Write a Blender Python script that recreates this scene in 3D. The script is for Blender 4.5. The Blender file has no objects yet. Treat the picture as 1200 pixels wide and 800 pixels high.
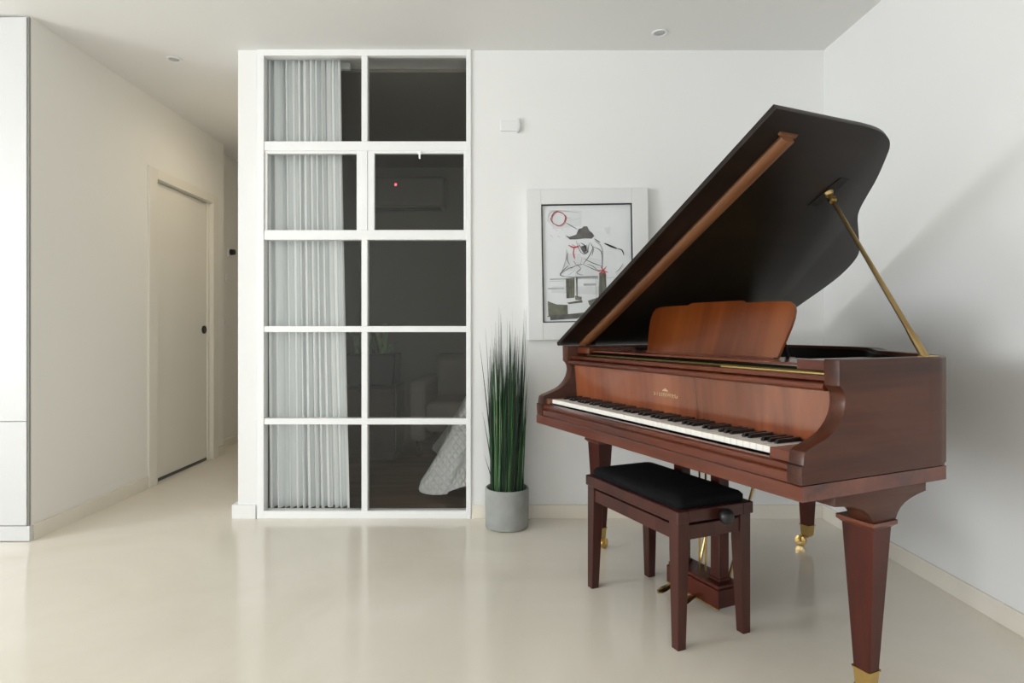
import bpy, bmesh, math, random
from mathutils import Vector, Matrix
random.seed(7)
R = math.radians
scene = bpy.context.scene
COL = scene.collection

# ------------------------------------------------------------------ camera
cam_d = bpy.data.cameras.new('camera')
cam = bpy.data.objects.new('camera', cam_d); COL.objects.link(cam)
cam.location = (0, 0, 1.073); cam.rotation_euler = (R(90), 0, 0)
cam_d.sensor_fit = 'HORIZONTAL'; cam_d.sensor_width = 36.0
cam_d.lens = 715 / 1200 * 36.0
cam_d.shift_x = (600 - 588) / 1200; cam_d.shift_y = -(400 - 385) / 1200
cam_d.clip_start = 0.02
scene.camera = cam

# ------------------------------------------------------------------ world, light, exposure
wd = bpy.data.worlds.new('world'); scene.world = wd; wd.use_nodes = True
wd.node_tree.nodes['Background'].inputs[0].default_value = (0.80, 0.88, 1.0, 1)
wd.node_tree.nodes['Background'].inputs[1].default_value = 1.0
vs = scene.view_settings
vs.view_transform = 'Standard'; vs.look = 'None'; vs.gamma = 1.0; vs.use_curve_mapping = False
vs.exposure = -0.94
scene.cycles.use_denoising = True
scene.cycles.max_bounces = 14; scene.cycles.diffuse_bounces = 8
scene.cycles.glossy_bounces = 6; scene.cycles.transparent_max_bounces = 16
scene.cycles.sample_clamp_indirect = 8.0

XL, XR, YB, YF, HC = -6.2, 1.825, 3.457, -3.6, 2.65      # living room extents
XW, YP = -2.384, 3.07                                     # corridor wall, cabinet front
def area(name, loc, rot, sx, sy, watts, col):
    l = bpy.data.lights.new(name, 'AREA'); l.shape = 'RECTANGLE'; l.size = sx; l.size_y = sy
    l.energy = watts; l.color = col
    o = bpy.data.objects.new(name, l); COL.objects.link(o); o.location = loc; o.rotation_euler = rot
    return o
# daylight standing in the two big window openings of the living room
area('daylight_side', (XL - 0.10, -0.15, 1.50), (R(90), 0, R(-90)), 1.8, 1.7, 430, (0.91, 0.955, 1.0))
area('daylight_side_rear', (XL - 0.10, -2.40, 1.45), (R(90), 0, R(-90)), 1.8, 2.0, 200, (0.91, 0.955, 1.0))
area('daylight_rear', (0.60, YF - 0.10, 1.325), (R(90), 0, 0), 2.3, 2.45, 60, (0.92, 0.96, 1.0))

# ------------------------------------------------------------------ materials
def mat(name):
    m = bpy.data.materials.new(name); m.use_nodes = True
    nt = m.node_tree; return m, nt, nt.nodes['Principled BSDF']
def plain(name, col, rough=0.5, metal=0.0, coat=0.0, emit=None, spec=0.5, var=0.0, vscale=8.0, bump=0.0):
    m, nt, b = mat(name)
    b.inputs['Base Color'].default_value = (*col, 1); b.inputs['Roughness'].default_value = rough
    b.inputs['Metallic'].default_value = metal; b.inputs['Coat Weight'].default_value = coat
    b.inputs['Specular IOR Level'].default_value = spec
    if emit:
        b.inputs['Emission Color'].default_value = (*emit[0], 1); b.inputs['Emission Strength'].default_value = emit[1]
    if var or bump:
        tc = nt.nodes.new('ShaderNodeTexCoord'); n = nt.nodes.new('ShaderNodeTexNoise')
        n.inputs['Scale'].default_value = vscale; n.inputs['Detail'].default_value = 5
        nt.links.new(tc.outputs['Object'], n.inputs['Vector'])
        if var:
            r = nt.nodes.new('ShaderNodeValToRGB')
            r.color_ramp.elements[0].position = 0.3; r.color_ramp.elements[1].position = 0.7
            r.color_ramp.elements[0].color = (*[c * (1 - var) for c in col], 1)
            r.color_ramp.elements[1].color = (*[min(1, c * (1 + var)) for c in col], 1)
            nt.links.new(n.outputs['Fac'], r.inputs[0]); nt.links.new(r.outputs[0], b.inputs['Base Color'])
        if bump:
            bp = nt.nodes.new('ShaderNodeBump'); bp.inputs['Strength'].default_value = bump
            bp.inputs['Distance'].default_value = 0.002
            nt.links.new(n.outputs['Fac'], bp.inputs['Height']); nt.links.new(bp.outputs[0], b.inputs['Normal'])
    return m
def wood(name, dark, mid, light, axis, rough=0.28, coat=0.6, scale=1.0):
    """straight-grained stained veneer, grain along the given axis"""
    m, nt, b = mat(name)
    tc = nt.nodes.new('ShaderNodeTexCoord')
    mp = nt.nodes.new('ShaderNodeMapping')
    s = [9 * scale, 9 * scale, 9 * scale]; s['xyz'.index(axis)] = 1.1 * scale
    mp.inputs['Scale'].default_value = s
    n1 = nt.nodes.new('ShaderNodeTexNoise'); n1.inputs['Scale'].default_value = 1.0
    n1.inputs['Detail'].default_value = 6; n1.inputs['Roughness'].default_value = 0.55; n1.inputs['Distortion'].default_value = 0.6
    mp2 = nt.nodes.new('ShaderNodeMapping'); s2 = [70 * scale] * 3; s2['xyz'.index(axis)] = 3 * scale
    mp2.inputs['Scale'].default_value = s2
    n2 = nt.nodes.new('ShaderNodeTexNoise'); n2.inputs['Scale'].default_value = 1.0; n2.inputs['Detail'].default_value = 3
    mx = nt.nodes.new('ShaderNodeMath'); mx.operation = 'MULTIPLY_ADD'; mx.inputs[1].default_value = 0.25
    r = nt.nodes.new('ShaderNodeValToRGB'); cr = r.color_ramp
    cr.elements[0].position = 0.42; cr.elements[0].color = (*dark, 1)
    cr.elements[1].position = 0.85; cr.elements[1].color = (*light, 1)
    e = cr.elements.new(0.62); e.color = (*mid, 1)
    L = nt.links.new
    L(tc.outputs['Object'], mp.inputs[0]); L(tc.outputs['Object'], mp2.inputs[0])
    L(mp.outputs[0], n1.inputs['Vector']); L(mp2.outputs[0], n2.inputs['Vector'])
    L(n2.outputs['Fac'], mx.inputs[0]); L(n1.outputs['Fac'], mx.inputs[2])
    L(mx.outputs[0], r.inputs[0]); L(r.outputs[0], b.inputs['Base Color'])
    b.inputs['Roughness'].default_value = rough
    b.inputs['Coat Weight'].default_value = coat; b.inputs['Coat Roughness'].default_value = 0.16
    return m

M = {}
M['wall'] = plain('wall_paint', (0.80, 0.80, 0.79), 0.85, spec=0.25, bump=0.05, vscale=60)
M['ceiling'] = plain('ceiling_paint', (0.78, 0.775, 0.76), 0.9, spec=0.2)
M['corridor'] = plain('wall_paint_warm_light', (0.80, 0.785, 0.745), 0.85, spec=0.25)  # same paint as the walls, with the corridor's warm light put into the colour
M['white'] = plain('white_lacquer', (0.60, 0.60, 0.597), 0.35)
M['frame'] = plain('white_window_paint', (0.85, 0.855, 0.85), 0.4)
M['door'] = plain('door_paint', (0.78, 0.755, 0.69), 0.5)
M['casing'] = plain('casing_paint', (0.77, 0.74, 0.67), 0.5)
M['gap'] = plain('dark_gap', (0.10, 0.10, 0.095), 0.8)
M['edge_grey'] = plain('cabinet_edge', (0.30, 0.30, 0.285), 0.6)
M['ac_shell'] = plain('grey_shell', (0.17, 0.165, 0.145), 0.5)
M['black'] = plain('black_plastic', (0.012, 0.012, 0.012), 0.4)
M['plastic'] = plain('white_plastic', (0.78, 0.78, 0.78), 0.4)
M['brass'] = plain('brass', (0.62, 0.43, 0.16), 0.26, 1.0, var=0.12)
M['old_brass'] = plain('aged_brass', (0.34, 0.24, 0.11), 0.35, 1.0, var=0.2)
M['steel'] = plain('nickel_steel', (0.62, 0.60, 0.56), 0.2, 1.0)
M['ivory'] = plain('ivory', (0.80, 0.78, 0.72), 0.25)
M['ebony'] = plain('ebony', (0.010, 0.010, 0.009), 0.25)
M['cushion'] = plain('black_velvet', (0.006, 0.006, 0.007), 0.9, spec=0.15)
M['felt'] = plain('black_interior', (0.008, 0.007, 0.006), 0.7, spec=0.2)
M['plate_gold'] = plain('gold_iron_plate', (0.36, 0.27, 0.08), 0.4, 0.7)
M['pin_gold'] = plain('bronzed_plate', (0.15, 0.11, 0.03), 0.5, 0.4)
M['leaf'] = plain('houseplant_leaf', (0.22, 0.36, 0.16), 0.45, var=0.3)
M['pot'] = plain('grey_concrete', (0.30, 0.31, 0.29), 0.75, var=0.12, vscale=14, bump=0.2)
M['soil'] = plain('moss', (0.05, 0.05, 0.03), 0.95, var=0.4, vscale=60, bump=0.8)
M['curtain'] = plain('white_voile', (0.93, 0.95, 0.955), 0.9, spec=0.1)
M['print'] = plain('art_paper', (0.74, 0.76, 0.77), 0.6, var=0.04, vscale=5)
M['art_frame'] = plain('pale_art_frame', (0.74, 0.745, 0.74), 0.5)
M['ink'] = plain('black_ink', (0.012, 0.012, 0.014), 0.6)
M['ink_grey'] = plain('grey_wash', (0.42, 0.43, 0.44), 0.7, var=0.2, vscale=20)
M['ink_mid'] = plain('charcoal_wash', (0.115, 0.11, 0.105), 0.7, var=0.35, vscale=25)
M['ink_olive'] = plain('olive_wash', (0.16, 0.165, 0.125), 0.7, var=0.3, vscale=20)
M['ink_pale'] = plain('pale_wash', (0.66, 0.68, 0.69), 0.7, var=0.05, vscale=12)
M['ink_red'] = plain('red_ink', (0.50, 0.03, 0.05), 0.6)
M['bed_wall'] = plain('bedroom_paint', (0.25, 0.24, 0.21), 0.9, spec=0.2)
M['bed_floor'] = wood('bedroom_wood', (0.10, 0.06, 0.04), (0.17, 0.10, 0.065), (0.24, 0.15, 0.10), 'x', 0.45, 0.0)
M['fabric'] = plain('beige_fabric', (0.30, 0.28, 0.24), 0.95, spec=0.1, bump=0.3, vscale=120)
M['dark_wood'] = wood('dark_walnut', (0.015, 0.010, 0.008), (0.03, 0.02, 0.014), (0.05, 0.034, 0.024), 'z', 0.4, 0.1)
M['led'] = plain('red_led', (0.8, 0.02, 0.02), 0.4, emit=((1.0, 0.08, 0.12), 6.0))
M['added_lamp_glow'] = plain('added_lamp_diffuser', (0.9, 0.85, 0.7), 0.5, emit=((1.0, 0.80, 0.52), 3.0))
M['gold_leaf'] = plain('gold_leaf', (0.70, 0.52, 0.32), 0.4, 0.5)
# mahogany, tone set per piece; the grain runs along x, y or z of the piece
DK, MD, LT = (0.052, 0.010, 0.0045), (0.105, 0.022, 0.009), (0.160, 0.040, 0.015)
M['mah_x'] = wood('mahogany_long_grain', DK, MD, LT, 'x')
M['mah_y'] = wood('mahogany_side_grain', (0.034, 0.009, 0.0045), (0.060, 0.017, 0.008), (0.088, 0.027, 0.012), 'y', 0.38, 0.1)
M['mah_z'] = wood('mahogany_upright_grain', (0.034, 0.007, 0.004), (0.064, 0.012, 0.007), (0.088, 0.014, 0.007), 'z', 0.38, 0.03)
M['mah_flame'] = wood('flamed_mahogany', (0.120, 0.028, 0.010), (0.235, 0.060, 0.020), (0.315, 0.092, 0.034), 'z', 0.27, 1.0, 0.55)
M['mah_flame'].node_tree.nodes['Principled BSDF'].inputs['Coat IOR'].default_value = 1.8
M['mah_lid_shade'] = wood('shaded_lid_mahogany', (0.007, 0.004, 0.0026), (0.011, 0.0062, 0.004), (0.016, 0.0092, 0.006), 'y', 0.36, 0.0)  # mahogany with the shadow under the open lid put into its colour
M['mah_lid_shade'].node_tree.nodes['Principled BSDF'].inputs['Specular IOR Level'].default_value = 0.30
M['mah_desk'] = wood('desk_veneer', (0.060, 0.012, 0.002), (0.135, 0.030, 0.005), (0.190, 0.050, 0.010), 'z', 0.34, 0.25, 0.55)
M['mah_strip'] = wood('lid_batten_veneer', (0.09, 0.034, 0.013), (0.16, 0.062, 0.024), (0.24, 0.10, 0.042), 'x', 0.35, 0.4)
M['bench_wood'] = wood('bench_mahogany', (0.030, 0.008, 0.006), (0.052, 0.014, 0.010), (0.072, 0.021, 0.015), 'z', 0.36, 0.12)
for k_ in ('mah_x', 'mah_y', 'mah_z', 'bench_wood', 'mah_desk'):
    M[k_].node_tree.nodes['Principled BSDF'].inputs['Specular IOR Level'].default_value = 0.30

def grass_mat(name, a, b_):
    m, nt, b = mat(name)
    oi = nt.nodes.new('ShaderNodeTexCoord'); n = nt.nodes.new('ShaderNodeTexNoise'); n.inputs['Scale'].default_value = 28
    mp = nt.nodes.new('ShaderNodeMapping'); mp.inputs['Scale'].default_value = (1, 1, 0.05)
    r = nt.nodes.new('ShaderNodeValToRGB'); r.color_ramp.elements[0].position = 0.35; r.color_ramp.elements[1].position = 0.68
    r.color_ramp.elements[0].color = (*a, 1); r.color_ramp.elements[1].color = (*b_, 1)
    nt.links.new(oi.outputs['Object'], mp.inputs[0]); nt.links.new(mp.outputs[0], n.inputs['Vector'])
    nt.links.new(n.outputs['Fac'], r.inputs[0]); nt.links.new(r.outputs[0], b.inputs['Base Color'])
    b.inputs['Roughness'].default_value = 0.5
    return m
M['blade_dark'] = grass_mat('dark_blades', (0.006, 0.010, 0.010), (0.014, 0.030, 0.016))
M['blade_green'] = grass_mat('green_blades', (0.016, 0.065, 0.022), (0.07, 0.20, 0.06))
M['blade_dry'] = grass_mat('dry_blades', (0.20, 0.24, 0.10), (0.34, 0.34, 0.18))

# polished cream stone
def stone(name, gloss=0.09):
    m, nt, b = mat(name); L = nt.links.new
    tc = nt.nodes.new('ShaderNodeTexCoord')
    n = nt.nodes.new('ShaderNodeTexNoise'); n.inputs['Scale'].default_value = 0.9; n.inputs['Detail'].default_value = 7
    n.inputs['Roughness'].default_value = 0.6; n.inputs['Distortion'].default_value = 0.8
    r = nt.nodes.new('ShaderNodeValToRGB'); cr = r.color_ramp
    cr.elements[0].position = 0.3; cr.elements[0].color = (0.73, 0.675, 0.575, 1)
    cr.elements[1].position = 0.72; cr.elements[1].color = (0.82, 0.775, 0.69, 1)
    L(tc.outputs['Object'], n.inputs['Vector']); L(n.outputs['Fac'], r.inputs[0]); L(r.outputs[0], b.inputs['Base Color'])
    n2 = nt.nodes.new('ShaderNodeTexNoise'); n2.inputs['Scale'].default_value = 3.0; n2.inputs['Detail'].default_value = 3
    mr = nt.nodes.new('ShaderNodeMapRange'); mr.inputs['To Min'].default_value = gloss; mr.inputs['To Max'].default_value = gloss + 0.10
    L(tc.outputs['Object'], n2.inputs['Vector']); L(n2.outputs['Fac'], mr.inputs['Value']); L(mr.outputs[0], b.inputs['Roughness'])
    b.inputs['Specular IOR Level'].default_value = 0.5
    return m
M['stone'] = stone('polished_cream_stone')

def glass_mat():
    m, nt, b = mat('window_glass'); L = nt.links.new
    nt.nodes.remove(b); out = nt.nodes['Material Output']
    t = nt.nodes.new('ShaderNodeBsdfTransparent'); t.inputs[0].default_value = (0.995, 0.995, 0.99, 1)
    g = nt.nodes.new('ShaderNodeBsdfGlossy'); g.inputs['Roughness'].default_value = 0.01; g.inputs[0].default_value = (0.9, 0.9, 0.88, 1)
    f = nt.nodes.new('ShaderNodeFresnel'); f.inputs[0].default_value = 1.34
    mx = nt.nodes.new('ShaderNodeMixShader')
    L(f.outputs[0], mx.inputs[0]); L(t.outputs[0], mx.inputs[1]); L(g.outputs[0], mx.inputs[2]); L(mx.outputs[0], out.inputs[0])
    return m
M['glass'] = glass_mat()

def quilt_mat():
    m, nt, b = mat('quilted_cotton'); L = nt.links.new
    b.inputs['Base Color'].default_value = (0.84, 0.85, 0.84, 1); b.inputs['Roughness'].default_value = 0.9
    tc = nt.nodes.new('ShaderNodeTexCoord'); hs = []
    for ang in (40, -40):
        mp = nt.nodes.new('ShaderNodeMapping'); mp.inputs['Rotation'].default_value = (0, R(ang), 0)
        w = nt.nodes.new('ShaderNodeTexWave'); w.inputs['Scale'].default_value = 9.0; w.wave_profile = 'SIN'
        L(tc.outputs['Object'], mp.inputs[0]); L(mp.outputs[0], w.inputs['Vector']); hs.append(w)
    mn = nt.nodes.new('ShaderNodeMath'); mn.operation = 'MINIMUM'
    L(hs[0].outputs['Fac'], mn.inputs[0]); L(hs[1].outputs['Fac'], mn.inputs[1])
    pw = nt.nodes.new('ShaderNodeMath'); pw.operation = 'POWER'; pw.inputs[1].default_value = 0.35
    L(mn.outputs[0], pw.inputs[0])
    bp = nt.nodes.new('ShaderNodeBump'); bp.inputs['Strength'].default_value = 0.7; bp.inputs['Distance'].default_value = 0.012
    L(pw.outputs[0], bp.inputs['Height']); L(bp.outputs[0], b.inputs['Normal'])
    return m
M['quilt'] = quilt_mat()

# ------------------------------------------------------------------ mesh helpers
def link(name, me, m, parent=None):
    o = bpy.data.objects.new(name, me); COL.objects.link(o)
    if m is not None and len(me.materials) == 0: me.materials.append(M[m] if isinstance(m, str) else m)
    if parent is not None: o.parent = parent
    return o
def build(name, bm, m, parent=None, smooth=False, angle=35):
    bmesh.ops.recalc_face_normals(bm, faces=bm.faces)
    me = bpy.data.meshes.new(name); bm.to_mesh(me); bm.free()
    if smooth:
        for p in me.polygons: p.use_smooth = True
        try: me.set_sharp_from_angle(angle=R(angle))
        except Exception: pass
    return link(name, me, m, parent)
def tag(o, label, cat, group=None):
    o['label'] = label; o['category'] = cat
    if group: o['group'] = group
    return o
def thing(name, label, cat, loc=(0, 0, 0), rz=0.0, group=None):
    o = bpy.data.objects.new(name, None); COL.objects.link(o); o.empty_display_size = 0.1
    o.location = loc; o.rotation_euler = (0, 0, rz); return tag(o, label, cat, group)
def struct(name, bm, m):
    o = build(name, bm, m); o['kind'] = 'structure'; return o

def add_box(bm, x0, x1, y0, y1, z0, z1, bev=0.0, seg=2):
    vs = [bm.verts.new(c) for c in ((x0, y0, z0), (x1, y0, z0), (x1, y1, z0), (x0, y1, z0), (x0, y0, z1), (x1, y0, z1), (x1, y1, z1), (x0, y1, z1))]
    fs = [bm.faces.new([vs[i] for i in q]) for q in ((3, 2, 1, 0), (4, 5, 6, 7), (0, 1, 5, 4), (1, 2, 6, 5), (2, 3, 7, 6), (3, 0, 4, 7))]
    if bev:
        es = set(e for f in fs for e in f.edges)
        bmesh.ops.bevel(bm, geom=list(es), offset=bev, segments=seg, affect='EDGES', profile=0.5)
def box(*a, **k):
    bm = bmesh.new(); add_box(bm, *a, **k); return bm
def add_prism(bm, pts, axis, a0, a1, bev=0.0, seg=2, skip=None):
    """extrude a 2-D outline along axis; pts are the two other coordinates in xyz order"""
    def P(p, a):
        return {'x': (a, p[0], p[1]), 'y': (p[0], a, p[1]), 'z': (p[0], p[1], a)}[axis]
    A = [bm.verts.new(P(p, a0)) for p in pts]; B = [bm.verts.new(P(p, a1)) for p in pts]
    n = len(pts)
    fs = [bm.faces.new(A), bm.faces.new(B)]
    for i in range(n): fs.append(bm.faces.new((A[i], A[(i + 1) % n], B[(i + 1) % n], B[i])))
    if bev:
        es = [e for e in set(fs[0].edges) | set(fs[1].edges) if skip is None or not all(skip(v.co) for v in e.verts)]
        bmesh.ops.recalc_face_normals(bm, faces=fs)
        bmesh.ops.bevel(bm, geom=es, offset=bev, segments=seg, affect='EDGES', profile=0.5)
def prism(*a, **k):
    bm = bmesh.new(); add_prism(bm, *a, **k); return bm
def add_loft(bm, rings, caps=True, closed=True):
    V = [[bm.verts.new(p) for p in r] for r in rings]
    n = len(rings[0])
    for a, b in zip(V, V[1:]):
        for i in range(n if closed else n - 1):
            bm.faces.new((a[i], a[(i + 1) % n], b[(i + 1) % n], b[i]))
    if caps: bm.faces.new(V[0]); bm.faces.new(V[-1])
def lathe(prof, n=24, cx=0, cy=0, bm=None):
    bm = bm or bmesh.new(); rings = []
    for r, z in prof: rings.append([(cx + r * math.cos(2 * math.pi * i / n), cy + r * math.sin(2 * math.pi * i / n), z) for i in range(n)])
    add_loft(bm, rings, True); return bm
def add_tube(bm, pts, rad, n=10):
    pts = [Vector(p) for p in pts]; rads = rad if isinstance(rad, (list, tuple)) else [rad] * len(pts)
    rings = []; up = Vector((0.13, 0.31, 0.94))
    for i, p in enumerate(pts):
        t = (pts[min(i + 1, len(pts) - 1)] - pts[max(i - 1, 0)]).normalized()
        u = t.cross(up)
        if u.length < 1e-3: u = t.cross(Vector((1, 0, 0)))
        u.normalize(); v = t.cross(u).normalized()
        rings.append([p + (u * math.cos(2 * math.pi * k / n) + v * math.sin(2 * math.pi * k / n)) * rads[i] for k in range(n)])
    add_loft(bm, rings)
def tube(pts, rad, n=10):
    bm = bmesh.new(); add_tube(bm, pts, rad, n); return bm
def smooth_curve(P, sub=6, closed=False):
    P = [Vector(p) for p in P]; out = []; n = len(P)
    for i in range(n - 1):
        p0, p1, p2, p3 = P[max(i - 1, 0)], P[i], P[i + 1], P[min(i + 2, n - 1)]
        for k in range(sub):
            t = k / sub
            out.append(0.5 * ((2 * p1) + (p2 - p0) * t + (2 * p0 - 5 * p1 + 4 * p2 - p3) * t * t + (3 * p1 - p0 - 3 * p2 + p3) * t ** 3))
    out.append(P[-1]); return out
def offset2d(P, d):
    """offset an open 2-D polyline to its left by d"""
    out = []
    for i, p in enumerate(P):
        a = P[max(i - 1, 0)]; b = P[min(i + 1, len(P) - 1)]
        t = Vector((b[0] - a[0], b[1] - a[1])); t.normalize()
        out.append((p[0] - t.y * d, p[1] + t.x * d))
    return out

# ------------------------------------------------------------------ the room
YE = 6.6                       # far end of corridor and bedroom
PX0, PX1, GX1 = -1.494, -1.388, -0.180     # wall end pillar, glazing
struct('floor', box(XL, XR, YF, YB, -0.10, 0), 'stone')
struct('floor_corridor', box(-2.62, PX0 + 0.02, YB, YE, -0.10, 0), 'stone')
struct('ceiling', box(XL - 0.1, XR + 0.1, YF - 0.1, YE + 0.1, HC, HC + 0.1), 'ceiling')
struct('wall_right', box(XR, XR + 0.12, YF, YB + 0.12, -0.1, HC), 'wall')
struct('wall_back', box(GX1, XR, YB, YB + 0.12, -0.1, HC), 'wall')
# pillar: end of the wall between corridor and bedroom
struct('wall_corridor_right', box(PX0, PX1, YB, YE, -0.1, HC), 'wall')
# corridor left wall with the opening of the sliding door
dy0, dy1, dz = 4.205, 5.02, 2.105
bm = bmesh.new()
add_box(bm, XW - 0.10, XW, YP + 0.02, dy0 - 0.10, -0.1, HC); add_box(bm, XW - 0.10, XW, dy1 + 0.085, 5.23, -0.1, HC)
add_box(bm, XW - 0.10, XW, dy0 - 0.10, dy1 + 0.085, dz + 0.068, HC)
struct('wall_left', bm, 'corridor')
struct('wall_corridor_recess', box(-2.62, -2.50, 5.23, YE, -0.1, HC), 'corridor')
struct('wall_corridor_end', box(-2.62, PX0, YE, YE + 0.1, -0.1, HC), 'corridor')
# living room behind the camera: side and rear wall with the big window openings
def wall_with_hole(name, plane, c0, c1, a0, a1, h0, h1, z0, z1):
    bm = bmesh.new()
    def bx(p0, p1, q0, q1):
        if plane == 'x': add_box(bm, c0, c1, p0, p1, q0, q1)
        else: add_box(bm, p0, p1, c0, c1, q0, q1)
    bx(a0, h0, -0.1, HC); bx(h1, a1, -0.1, HC); bx(h0, h1, -0.1, z0); bx(h0, h1, z1, HC)
    struct(name, bm, 'wall')
wall_with_hole('wall_side', 'x', XL - 0.1, XL, -1.3, YP + 0.72, -1.05, 0.75, 0.65, 2.35)
wall_with_hole('wall_side_rear', 'x', XL - 0.1, XL, YF - 0.1, -1.3, -3.30, -1.50, 0.45, 2.45)
wall_with_hole('wall_rear', 'y', YF - 0.1, YF, XL, XR + 0.12, -0.55, 1.75, 0.10, 2.55)
struct('wall_cabinet_back', box(XL - 0.1, XW - 0.10, YP + 0.62, YP + 0.72, -0.1, HC), 'wall')
def win_frame(name, plane, c, a0, a1, z0, z1, n):
    bm = bmesh.new(); t = 0.05
    def bx(p0, p1, q0, q1):
        if plane == 'x': add_box(bm, c - 0.03, c + 0.03, p0, p1, q0, q1)
        else: add_box(bm, p0, p1, c - 0.03, c + 0.03, q0, q1)
    bx(a0, a1, z0, z0 + t); bx(a0, a1, z1 - t, z1)
    for i in range(n + 1):
        p = a0 + (a1 - a0 - t) * i / n; bx(p, p + t, z0 + t, z1 - t)
    struct(name, bm, 'frame')
win_frame('window_2', 'x', XL - 0.04, -1.05, 0.75, 0.65, 2.35, 2)
win_frame('window_4', 'x', XL - 0.04, -3.30, -1.50, 0.45, 2.45, 2)
win_frame('window_3', 'y', YF - 0.04, -0.55, 1.75, 0.10, 2.55, 3)
# stone baseboards
bh, bt = 0.078, 0.014
struct('baseboard_right', box(XR - bt, XR, YF, YB, 0, bh, bev=0.002), 'stone')
struct('baseboard_back', box(GX1 + 0.012, XR - bt, YB - bt, YB, 0, bh, bev=0.002), 'stone')
bm = bmesh.new()
add_box(bm, XW, XW + 0.010, YP + 0.03, 4.105, 0, bh); add_box(bm, XW, XW + 0.010, 5.105, 5.23, 0, bh)
struct('baseboard_left', bm, 'stone')
struct('baseboard_recess', box(-2.50, -2.488, 5.23, YE, 0, bh), 'stone')
bm = bmesh.new()
add_box(bm, PX0 - 0.03, PX1 - 0.002, YB - bt, YB, 0, bh, bev=0.002)
add_box(bm, PX0 - 0.03, PX0, YB, YE, 0, bh)
struct('baseboard_pillar', bm, 'wall')

# corridor sliding door
d = bpy.data.objects.new('door_1', None); COL.objects.link(d); d['kind'] = 'structure'
d.location = (XW, dy0, 0)
w = dy1 - dy0
build('door_leaf', box(-0.075, -0.035, 0.0, w, 0.02, dz - 0.005, bev=0.003), 'door', d)
bm = bmesh.new()
add_box(bm, -0.1, 0.014, -0.10, 0.0, 0, dz + 0.068, bev=0.003); build('casing', bm, 'casing', d)
bm = bmesh.new()
add_box(bm, -0.1, 0.014, w, w + 0.085, 0, dz + 0.068, bev=0.003); build('casing', bm, 'casing', d)
build('casing', box(-0.1, 0.014, 0.0, w, dz, dz + 0.068, bev=0.003), 'casing', d)
build('stop_strip', box(-0.034, -0.020, w - 0.030, w, 0, dz, bev=0.002), 'casing', d)
build('dark_bottom_gap', box(-0.1, -0.03, 0.0, w, 0, 0.018), 'gap', d)  # dark strip filling the gap under the door leaf
bm = bmesh.new(); add_tube(bm, [(-0.036, w - 0.07, 1.065), (-0.026, w - 0.07, 1.065)], 0.032, 20)
hd = build('flush_handle', bm, 'black', d, True)
bm = bmesh.new(); add_tube(bm, [(-0.027, w - 0.07, 1.065), (-0.023, w - 0.07, 1.065)], 0.013, 14)
build('latch_slot', bm, 'gap', hd, True)

# small fittings on the recessed corridor wall
def plate(name, y, z, ly, lz, label, cat, knob=None, grp=None):
    t = thing(name, label, cat, (-2.50, y, z), 0, grp)
    build('plate', box(0, 0.012, -ly / 2, ly / 2, -lz / 2, lz / 2, bev=0.003), 'plastic', t)
    if knob:
        bm = bmesh.new(); add_tube(bm, [(0.012, 0, 0), (0.05, 0, 0)], [0.028, 0.024], 16); build('knob', bm, 'black', t, True)
    else:
        build('rocker', box(0.012, 0.017, -ly / 2 + 0.012, ly / 2 - 0.012, -lz / 2 + 0.012, lz / 2 - 0.012, bev=0.002), 'plastic', t)
plate('door_bell_unit', 5.60, 1.775, 0.09, 0.09, 'small white wall unit with a black round knob in the corridor', 'intercom', True)
plate('light_switch', 5.55, 1.54, 0.085, 0.085, 'white light switch just below the black-knobbed wall unit', 'switch', None, 'corridor switches')
plate('light_switch', 5.52, 1.125, 0.085, 0.085, 'lowest white light switch on the corridor wall, at handle height', 'switch', None, 'corridor switches')

t = thing('added_corridor_lamp', 'added round ceiling lamp warming the corridor, unseen behind the wall end', 'lamp', (-1.625, 4.45, HC))
build('lamp_base', lathe([(0.10, -0.0005), (0.11, -0.006), (0.11, -0.022), (0.10, -0.026)], 28), 'plastic', t, True)
build('diffuser', lathe([(0.100, -0.027), (0.104, -0.045), (0.085, -0.072), (0.045, -0.088), (0.004, -0.092)], 28), 'added_lamp_glow', t, True)
l_ = bpy.data.lights.new('added_corridor_light', 'AREA'); l_.shape = 'DISK'; l_.size = 0.18; l_.energy = 7; l_.color = (1.0, 0.84, 0.60)  # unseen lamp, added to lift and warm the corridor
lo_ = bpy.data.objects.new('added_corridor_light', l_); COL.objects.link(lo_); lo_.parent = t; lo_.location = (0, 0, -0.10)

# white tall cabinet left of the corridor
t = thing('tall_cabinet', 'tall white handleless cabinet reaching the ceiling beside the corridor', 'cabinet', (XW - 0.016, YP, 0))
W_ = 0.9
build('body', box(-W_, 0.008, 0.022, 0.60, 0.085, HC - 0.012), 'gap', t)
build('side_panel', box(0.009, 0.0155, 0.006, 0.60, 0.079, HC - 0.004), 'edge_grey', t)
build('upper_door', box(-W_, 0.008, 0.0, 0.020, 0.607, HC - 0.010, bev=0.0015), 'white', t)
build('lower_door', box(-W_, 0.008, 0.0, 0.020, 0.083, 0.604, bev=0.0015), 'white', t)
build('plinth', box(-W_, 0.022, 0.002, 0.022, 0.004, 0.078, bev=0.001), 'white', t)

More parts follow.
